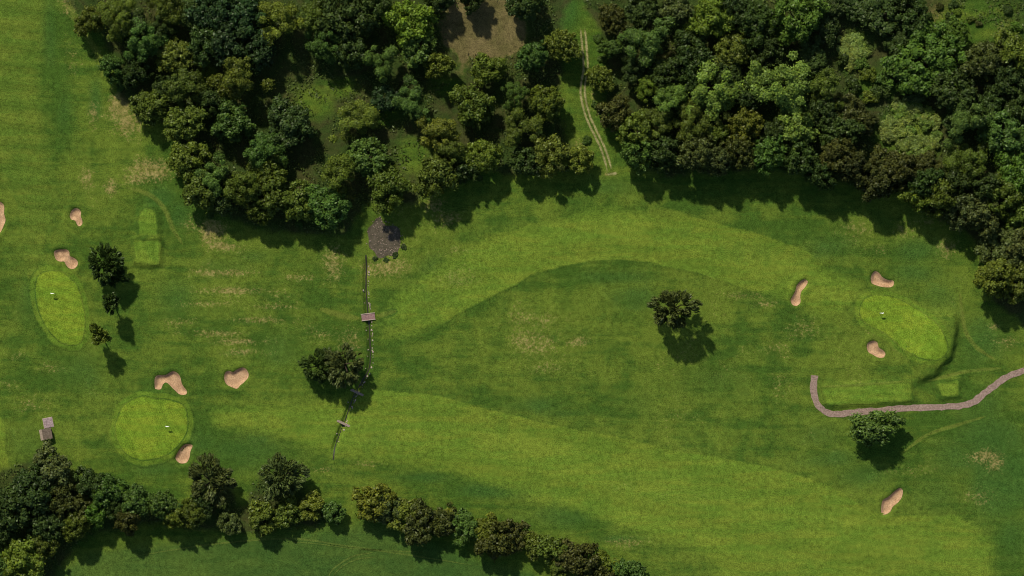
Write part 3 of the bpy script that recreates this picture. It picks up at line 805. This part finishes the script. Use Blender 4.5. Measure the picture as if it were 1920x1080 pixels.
def trunk_arrays(seed, R, H, C):
    r = np.random.default_rng(seed + 500); VV = []; FF = []; o = 0
    tr = 0.045 * R + 0.06
    lean = r.uniform(-.3, .3, 2)
    main = [(0, 0, -.3), (0, 0, .25), (lean[0] * .3, lean[1] * .3, H * .2), (lean[0], lean[1], H * .45), (lean[0] * 1.2, lean[1] * 1.2, H * .78)]
    sets = [(main, [tr * 1.7, tr * 1.2, tr, tr * .75, tr * .2])]
    for c in C[r.permutation(len(C))[:9]]:
        b = np.array([lean[0] * .8, lean[1] * .8, H * r.uniform(.28, .5)])
        mid = b * .5 + c * .5 + np.array([0, 0, -.04 * H])
        sets.append(([b, mid, c], [tr * .5, tr * .32, tr * .1]))
    for pts, rads in sets:
        v, f = tube_arrays(pts, rads, 6); VV.append(v); FF.append(f + o); o += len(v)
    return np.concatenate(VV), np.concatenate(FF)

PROTO = {}
def proto(kind, seed, R, H, **kw):
    V, F, v, w, C = crown_arrays(seed, R, H, **kw)
    cm = mesh_np(kind + '_crown', V, F, M['leaf'])
    attr(cm, 'v', v, 'FACE'); attr(cm, 'w', w, 'FACE')
    tv, tf = trunk_arrays(seed, R, H, C)
    tm = mesh_np(kind + '_trunk', tv, tf, M['bark'], True)
    PROTO.setdefault(kind, []).append((cm, tm, R, H))

for s in range(8):      # fine leaved round broadleaf, from tight to ragged
    proto('fine', 100 + s, 8.0, 14.6, nb=90, br=(.08, .21), nleaf=10500, leaf=.36, zmin=-.5, lobes=.12 + .018 * s, zf=.46, zc=.52, hollow=.36 + .02 * s, stray=.10 + .02 * s)
for s in range(7):      # soft, puffed crowns with big billows
    proto('puffy', 200 + s, 8.0, 16.0, nb=26, br=(.15, .29), nleaf=15000, leaf=.22, aspect=1.3, zmin=-.25, lobes=.36, tuft=4, zf=.46, zc=.52, hollow=.38, stray=.05)
for s in range(5):      # open-grown park tree with sprays of foliage
    proto('lone', 300 + s, 9.0, 14.0, nb=110, br=(.06, .15), nleaf=5600, leaf=.48, aspect=2.6, spray=.7, zmin=-.35, lobes=.15, zf=.40, zc=.58, hollow=.36, stray=.12)
for s in range(3):      # wide old tree
    proto('large', 400 + s, 14.0, 15.5, nb=150, br=(.06, .15), nleaf=19000, leaf=.42, zmin=-.35, lobes=.15, zf=.42, zc=.52, hollow=.4, stray=.12)
for s in range(4):      # hedgerow tree, low and dense
    proto('hedge', 500 + s, 6.5, 8.6, nb=75, br=(.10, .21), nleaf=7500, leaf=.36, aspect=1.8, spray=.3, zmin=-.5, lobes=.18, zc=.5, zf=.46, stray=.14)
for s in range(3):      # low shrub
    proto('shrub', 600 + s, 3.0, 2.4, nb=24, br=(.20, .36), nleaf=1900, leaf=.25, zmin=-.1, lobes=.2, zc=.42, zf=.42, stray=.1)
for s in range(2):      # slim small tree
    proto('slim', 700 + s, 3.8, 13.5, nb=44, br=(.14, .26), nleaf=1800, leaf=.42, aspect=2.4, spray=.6, zmin=-.8, lobes=.22, zf=.26, zc=.72, stray=.12)

PAL = {  # leaf colours
 'ol': (0.082, 0.114, 0.014), 'oy': (0.112, 0.142, 0.016), 'gr': (0.062, 0.114, 0.019), 'dk': (0.036, 0.062, 0.012), 'bl': (0.023, 0.048, 0.013),
 'yg': (0.115, 0.175, 0.017), 'br': (0.056, 0.066, 0.013), 'lg': (0.112, 0.182, 0.027), 'bg': (0.062, 0.120, 0.014), 'sc': (0.150, 0.205, 0.042), 'gy': (0.068, 0.090, 0.022), 'bb': (0.042, 0.049, 0.011)}
CNAME = {'ol': 'olive', 'oy': 'mustard', 'gr': 'green', 'dk': 'dark', 'bl': 'blackish', 'yg': 'lime', 'br': 'brownish', 'lg': 'pale', 'bg': 'vivid', 'sc': 'bright', 'gy': 'greyish', 'bb': 'umber'}
KNAME = {'fine': 'leafy', 'puffy': 'billowy', 'lone': 'spiky', 'large': 'spreading', 'hedge': 'bushy', 'slim': 'slim'}

def zone(px, py):
    g = 'trees of the belt by the hut'
    if py > 840 and px < 660:
        if px < 150 and py > 985: return 'where hut belt meets field', g
        if px < 140: return 'in the belt beside the hut', g
        if px < 345: return 'in the belt below round green', g
        return 'in the belt past bean bunker', g
    if py > 880: return 'in the hedgerow along the fairway', 'hedgerow trees beside the dark field'
    g = 'trees of the wood around the clearing'
    if px < 1105:
        if px > 830 and py < 165 and not (px > 940 and py > 60): return 'beside the bare earth clearing', g
        if px > 940 and 60 < py < 260: return 'between clearing and rutted track', g
        if px > 780 and py > 255: return 'at wood edge facing arched fairway', g
        if px > 560 and py > 280: return 'at wood edge above stony pond', g
        if px < 390 and py > 250: return 'at wood edge by straw patches', g
        if py > 290: return 'at wood edge between tees and pond', g
        if px < 300: return 'at wood edge along striped fairway', g
        if px < 560 and py < 120: return 'in the dense dark wood heart', g
        if px < 560: return 'inside the wood behind the tees', g
        if py < 120: return 'inside the wood before the clearing', g
        return 'by the glades inside the wood', g
    g = 'trees of the wood across the rutted track'
    if px < 1200: return 'of bigger wood beside the track', g
    if py > 255 and px < 1560: return 'at bigger wood edge above fairway', g
    if py > 330 and px > 1690: return 'of bigger wood near boot bunker', g
    if px > 1530 and 195 < py < 420 and px < 1780: return 'around the bright scrub patch', g
    if px > 1780 and py > 190: return 'of bigger wood beyond scrub patch', g
    if py < 70 and px < 1560: return 'of bigger wood before its glade', g
    if px > 1560 and py < 200: return 'of bigger wood by scrubby corner', g
    return 'in the middle of bigger wood', g

tree_n = 0
TREES = []
def tree(px, py, rpx, kind, c, hk=1.0, label=None, group=None, cat='tree', name=None, oval=None):
    global tree_n
    tree_n += 1
    r = np.random.default_rng(9000 + tree_n * 17)
    lst = PROTO[kind]; cm, tm, R, H = lst[int(r.integers(len(lst)))]
    s = rpx * S / R
    if kind == 'fine' and 600 > py > 270 and 1180 < px < 1900: hk *= 1.25      # tall trees front the bigger wood
    sz = s * hk * r.uniform(.9, 1.12)
    if kind in ('fine', 'puffy'): sz = (0.55 * s + 0.45) * hk * r.uniform(.9, 1.12)
    x, y = P(px, py)
    f = 1 - 0.62 * H * sz / CAM_H           # crown is seen nearer to the camera than its foot
    x *= f; y *= f
    name = name or {'fine': 'broadleaf_tree', 'puffy': 'billowy_tree', 'lone': 'park_tree', 'large': 'spreading_tree', 'hedge': 'hedgerow_tree', 'shrub': 'shrub', 'slim': 'slim_tree'}[kind]
    e = empty(name, (x, y, tz(x, y)), float(r.uniform(0, 6.28)))
    e.scale = (s * r.uniform(.95, 1.06), s * r.uniform(.95, 1.06), sz)
    if oval:
        e.rotation_euler = (0, 0, math.radians(oval[1])); e.scale = (s, s * oval[0], sz)
    base = np.array(PAL[c]) * r.uniform(.90, 1.24) * (1 + r.uniform(-.08, .08, 3) * np.array([1, .4, 1]))
    ck = child('crown', cm, e, (0, 0, 0)); ck.color = (*base.tolist(), 1)
    child('trunk', tm, e, (0, 0, 0))
    if label is None:
        where, group = zone(px, py)
        TREES.append((e, px, py, rpx, kind, c, where))
        label = 'tree'
    tag(e, label, cat, group)
    return e

WOODW = [
 (165,40,28,'fine','ol'),(212,32,42,'puffy','ol'),(250,55,32,'fine','dk'),(312,14,38,'puffy','ol'),(362,30,36,'fine','dk'),(265,85,40,'puffy','gr'),(328,104,38,'fine','ol'),(208,126,27,'fine','gr'),(255,135,30,'fine','dk'),
 (342,155,42,'puffy','ol'),(280,200,38,'fine','ol'),(343,228,40,'fine','ol'),(402,22,48,'fine','bl'),(462,36,50,'fine','bl'),(430,78,48,'fine','bl'),(482,98,40,'fine','bl'),(385,80,38,'fine','dk'),(450,145,46,'puffy','ol'),
 (435,226,42,'fine','gr'),(532,36,45,'puffy','oy'),(582,28,36,'puffy','ol'),(600,80,38,'puffy','gr',.85),(642,25,56,'fine','dk'),(700,16,40,'fine','dk'),(660,98,34,'fine','dk'),(716,106,34,'puffy','gr'),
 (770,40,48,'fine','yg'),(782,88,38,'fine','gr'),(542,232,48,'fine','dk',.85),(667,224,42,'puffy','oy',.8),(722,184,30,'fine','bl',.8),(770,186,36,'puffy','gr'),(822,246,40,'puffy','oy'),(886,196,40,'fine','ol'),(914,130,33,'fine','ol'),(820,122,28,'fine','ol'),
 (490,276,42,'puffy','gr'),(1000,106,32,'fine','gr'),(1055,84,36,'fine','ol'),(885,-6,28,'fine','dk'),(985,2,38,'fine','dk'),(820,-8,32,'fine','dk'),(1025,190,34,'fine','ol'),(978,246,40,'puffy','ol'),(962,178,28,'puffy','gr'),(1030,290,38,'fine','ol'),(1085,300,32,'fine','oy'),(985,302,32,'fine','dk'),
 (905,294,38,'fine','ol'),(842,284,34,'puffy','ol'),(818,328,44,'fine','ol'),(868,318,32,'fine','dk'),(727,352,42,'fine','ol'),(690,296,42,'fine','gr',.85),(636,326,40,'puffy','ol'),(612,384,44,'fine','gr'),(556,376,38,'fine','ol'),(502,368,42,'fine','ol'),(456,346,42,'puffy','ol'),
 (506,322,36,'fine','ol'),(402,330,38,'puffy','gr'),(350,296,38,'fine','ol'),(376,352,42,'fine','ol'),(424,372,34,'fine','dk'),(484,394,28,'fine','ol'),(560,415,0,'',''),(300,55,30,'puffy','dk'),(395,190,28,'fine','dk'),(310,165,28,'fine','dk'),
]
WOODE = [
 (1150,35,32,'fine','br'),(1206,16,38,'fine','dk'),(1270,14,36,'fine','gy'),(1335,32,44,'fine','yg'),(1204,80,50,'puffy','gr'),(1140,90,18,'fine','gr'),(1298,100,44,'fine','dk'),(1375,96,40,'fine','ol'),(1362,140,36,'fine','dk'),(1186,128,28,'puffy','dk'),(1125,146,29,'fine','ol'),(1246,138,34,'fine','dk'),(1302,150,32,'fine','dk'),
 (1152,212,34,'fine','br'),(1216,168,27,'puffy','yg'),(1256,188,36,'puffy','lg'),(1332,182,58,'puffy','lg'),(1240,228,38,'puffy','ol'),(1310,228,42,'puffy','ol'),(1190,246,38,'fine','ol'),(1396,236,38,'fine','oy'),(1196,286,34,'fine','gr'),(1246,288,33,'fine','dk'),(1308,288,38,'fine','gy'),(1346,298,30,'fine','gy'),(1386,282,36,'fine','br'),(1440,288,38,'fine','gr'),
 (1494,244,42,'fine','lg'),(1500,296,38,'fine','dk'),(1468,150,60,'puffy','lg'),(1546,164,40,'puffy','ol'),(1484,200,34,'puffy','gr'),(1542,208,36,'fine','dk'),(1490,32,55,'fine','bg'),(1418,46,44,'fine','dk'),(1440,98,34,'fine','dk'),(1542,56,34,'fine','dk',.55),(1524,112,32,'fine','dk',.7),(1400,180,34,'fine','dk'),
 (1656,26,50,'fine','dk',.65),(1604,6,32,'fine','dk',.55),(1715,38,36,'fine','dk'),(1690,84,34,'fine','dk',.7),(1740,108,80,'large','bg',.75),(1792,62,28,'fine','bg'),(1790,172,46,'fine','dk'),(1716,164,30,'fine','dk',.45),(1848,112,44,'fine','br'),(1900,96,42,'fine','ol'),(1890,152,40,'fine','dk'),(1596,216,40,'fine','br',.7),(1575,246,38,'fine','dk'),(1618,222,24,'fine','bb',.5),
 (1816,222,44,'puffy','gr'),(1880,246,48,'fine','gr'),(1858,198,30,'fine','dk'),(1792,228,24,'fine','dk',.6),(1572,292,38,'fine','br'),(1604,316,35,'fine','bb'),(1660,316,38,'fine','br',.8),(1640,340,40,'fine','bb'),(1692,322,36,'fine','br'),(1738,316,34,'fine','br',.8),(1732,342,36,'fine','dk'),(1816,302,46,'puffy','ol'),(1790,340,34,'fine','dk'),
 (1722,366,32,'fine','ol'),(1766,372,38,'fine','ol'),(1802,390,36,'fine','gy'),(1842,404,40,'fine','gy'),(1880,372,42,'fine','ol'),(1902,322,42,'fine','bg'),(1918,404,40,'fine','ol'),(1882,474,54,'large','gy'),(1866,520,40,'fine','ol'),(1912,532,40,'fine','ol'),(1922,456,40,'fine','gy'),(1850,350,30,'fine','dk'),(1562,14,28,'fine','dk',.55),(1635,100,0,'',''),(1380,15,36,'fine','dk'),(1930,200,40,'fine','dk'),(1450,250,30,'fine','dk'),(1340,255,28,'fine','ol'),(1540,330,28,'fine','dk'),(1690,0,30,'fine','dk'),
]
BELT_T = [
 (94,882,46,'fine','gy'),(62,922,50,'fine','dk'),(18,956,48,'fine','dk'),(112,935,38,'fine','br'),(166,906,34,'fine','dk'),(204,918,36,'fine','gr'),(258,940,36,'fine','gr'),(305,946,32,'fine','gr'),(180,962,28,'fine','bg'),(84,984,38,'fine','dk'),(140,985,30,'fine','ol'),(38,1048,46,'fine','yg'),(78,1026,32,'fine','ol'),
 (238,972,30,'fine','br'),(330,970,26,'fine','ol'),(362,962,27,'fine','ol'),(395,902,46,'lone','gy'),(430,980,24,'hedge','gy'),(492,972,34,'hedge','ol'),(528,894,44,'lone','gy'),(540,962,30,'hedge','ol'),(582,950,28,'hedge','oy'),(625,962,24,'hedge','gr'),(380,945,26,'fine','dk'),(215,955,24,'fine','dk'),(150,950,26,'fine','br'),(5,1000,30,'fine','dk'),(-8,1070,36,'fine','gr'),
]
HEDGE_T = [(700,938,30,'hedge','oy'),(722,950,28,'hedge','gy'),(760,962,28,'hedge','oy'),(790,978,34,'hedge','br'),(830,978,26,'hedge','br'),(845,972,18,'hedge','oy'),(873,988,26,'hedge','gr'),(912,996,24,'hedge','oy'),(935,1012,32,'hedge','br'),(965,1002,24,'hedge','br'),
 (994,1018,22,'hedge','ol'),(1036,1030,26,'hedge','ol'),(1066,1046,28,'hedge','br'),(1098,1048,28,'hedge','br'),(1136,1060,22,'hedge','oy'),(1160,1068,20,'hedge','gr'),(1188,1070,20,'hedge','gr'),(1120,1085,26,'hedge','br'),(1050,1065,20,'hedge','ol')]
for t in WOODW + WOODE:
    if t[2]: tree(*t)
for t in BELT_T: tree(*t)
for t in HEDGE_T: tree(t[0], t[1] + 2, t[2] * 1.24, t[3], t[4])

G = 'lone trees on the open course'
tree(198,495,38,'lone','dk',1.3,'big dark lone tree between the two lobed bunker and square tee deck', G)
tree(214,515,26,'lone','dk',1.2,'lower dark tree merging with the big lone tree by the square tee', G)
tree(208,568,19,'slim','dk',1.0,'small dark slim tree between oval green and its shadow', G)
tree(186,628,19,'slim','ol',1.0,'small olive slim tree at the tip of the oval green', G)
tree(597,687,34,'lone','dk',1.0,'smaller of two joined trees standing by the ditch', G)
tree(646,684,42,'lone','gy',1.1,'larger tree of the joined pair leaning over the ditch', G)
tree(622,684,30,'lone','dk',.9,'middle crown joining the pair of trees by the ditch', G)
tree(1265,578,46,'lone','gy',1.3,'solitary spiky crowned tree in the rough below the arched fairway', G, oval=(.84, 15))
tree(1640,802,52,'fine','gr',.8,'solitary rounded tree touching the gravel path', G, oval=(.68, 0))

# scrub: bright patch inside the big wood, bushes round the pond, bushes in the corner
r = np.random.default_rng(12)
for k in range(44):
    a = r.uniform(0, 6.28); q = r.uniform(0, 1) ** .5
    tree(1702 + math.cos(a) * q * 56, 246 + math.sin(a) * q * 54, r.uniform(10, 16), 'shrub', 'sc' if k % 3 else 'lg', 0.9,
         'low bright yellow green shrub in the scrub patch of the big wood' if k % 3 else 'low pale green shrub in the scrub patch of the big wood', 'shrubs of the bright scrub patch', 'shrub')
for k in range(18):
    a = r.uniform(0, 6.28); q = r.uniform(0, 1) ** .5
    tree(1602 + math.cos(a) * q * 22, 92 + math.sin(a) * q * 34, r.uniform(10, 15), 'shrub', 'sc', 0.8, 'low pale shrub in the narrow glade of the big wood', 'shrubs of the narrow glade', 'shrub')
for (px, py, rr, c) in ((1660,148,20,'gr'),(1628,140,17,'ol'),(1650,172,18,'dk'),(1600,160,16,'dk'),(1680,140,18,'dk'),(1615,120,14,'gr'),(1580,110,14,'dk'),(1632,182,15,'ol')):
    tree(px, py, rr, 'shrub', c, 1.2, f'low {CNAME[c]} thicket between narrow glade and bright scrub patch', 'thickets between the two glades', 'shrub')
for (px, py, rr) in ((724,487,7),(741,478,8),(757,463,7),(703,485,6)):
    tree(px, py, rr * .85, 'shrub', 'dk', .6, 'small dark bush on the rim of the stony pond', 'bushes round the stony pond', 'shrub')
for (px, py, rr, c, lab) in ((1793,22,9,'yg','small bright bush in the scrubby rough corner'),(1788,8,10,'dk','dark bush behind the bright bush in the scrubby corner'),(1905,50,12,'bg','fresh green bush in the pale rough of the scrubby corner'),(1835,44,7,'br','tiny brown bush alone in the scrubby corner'),
                             (1762,12,8,'br','rusty brown bush at the border of the scrubby corner'),(1780,35,13,'dk','wide dark bush between scrubby corner and wood'),(1890,18,10,'dk','dark bush in the hollow of the scrubby corner'),(1820,36,8,'ol','olive bush beside the tiny brown bush')):
    tree(px, py, rr, 'shrub', c, 1.0, lab, 'bushes of the scrubby corner', 'shrub')
for (px, py, rr) in ((226,160,11),(1122,72,10),(1130,110,9),(560,420,8),(395,404,8),(1100,262,9),(1116,196,8)):
    tree(px, py, rr, 'shrub', 'gr', .9, 'small green bush at the margin of the wood', 'bushes along the wood margins', 'shrub')

# ------------------------------------------------------------------ tree labels: look first, then the neighbours that differ
def lab(i, near):
    e, px, py, rpx, kind, c, where = TREES[i]
    size = 'large ' if rpx >= 46 else ('small ' if rpx < 31 else '')
    t = f'{size}{CNAME[c]} {KNAME[kind]} tree'
    if near:
        oth = sorted((math.hypot(px - o[1], py - o[2]), o[5]) for o in TREES if o[0] is not e and o[5] != c)
        seen = []
        for _, oc in oth:
            if CNAME[oc] not in seen: seen.append(CNAME[oc])
            if len(seen) == near: break
        if near == 1: t += (' beside an ' if seen[0][0] in 'aeiou' else ' beside a ') + seen[0] + ' one'
        else: t += ' beside ' + ', '.join(seen[:-1]) + ' and ' + seen[-1] + ' ones'
    return t + ' ' + where
level = [0] * len(TREES)
for rnd in (1, 2, 3):
    cur = [lab(i, level[i]) for i in range(len(TREES))]
    for i, l in enumerate(cur):
        if cur.count(l) > 1: level[i] = rnd
for i, t in enumerate(TREES):
    t[0]['label'] = lab(i, level[i])

# ------------------------------------------------------------------ brambles and ferns under the woods
r = np.random.default_rng(77)
n = 190000
ux = r.uniform(-195, 195, n); uy = r.uniform(-112, 112, n)
den = np.zeros(n)
for w in wood_polys:
    den = np.maximum(den, smooth01(1, 6, sdf(ux, uy, w, 1)))
fld = ground_fields(ux, uy)
den *= (1 - fld['earth']) * smooth01(.40, .62, .6 * vnoise(ux, uy, 5, 61) + .4 * vnoise(ux, uy, 2, 62))
trk_d = seg_dist(ux, uy, PW(TRK), False)[0]
den *= smooth01(2, 4, trk_d) * smooth01(0, 2, -sdf(ux, uy, pond_w, 4))
k = r.random(n) < den
ux = ux[k]; uy = uy[k]; m = len(ux)
hh = r.uniform(.1, .5, m) + 1.3 * np.clip(vnoise(ux, uy, 2.2, 63) - .45, 0, 1)
uz = terrain(ux, uy) + hh
Nn = r.normal(size=(m, 3)) * .5 + np.array([0, 0, .8]); Nn /= np.linalg.norm(Nn, axis=1)[:, None]
T = np.cross(Nn, r.normal(size=(m, 3))); T /= np.linalg.norm(T, axis=1)[:, None]
B = np.cross(Nn, T); sz = r.uniform(.2, .45, m)[:, None]
Pc = np.column_stack([ux, uy, uz])
V = np.stack([Pc - T * sz * 1.3, Pc + B * sz * .7, Pc + T * sz * 1.3, Pc - B * sz * .7], 1).reshape(-1, 3)
um = mesh_np('undergrowth', V, np.arange(m * 4).reshape(m, 4), M['leaf'])
attr(um, 'v', np.clip(.5 * r.random(m) + .6 * vnoise(ux, uy, 4, 64), 0, 1), 'FACE'); attr(um, 'w', r.random(m), 'FACE')
uo = tag(link(bpy.data.objects.new('undergrowth', um)), 'low green brambles and ferns covering the woodland floor', 'undergrowth', kind='stuff')
uo.color = (0.060, 0.088, 0.016, 1)
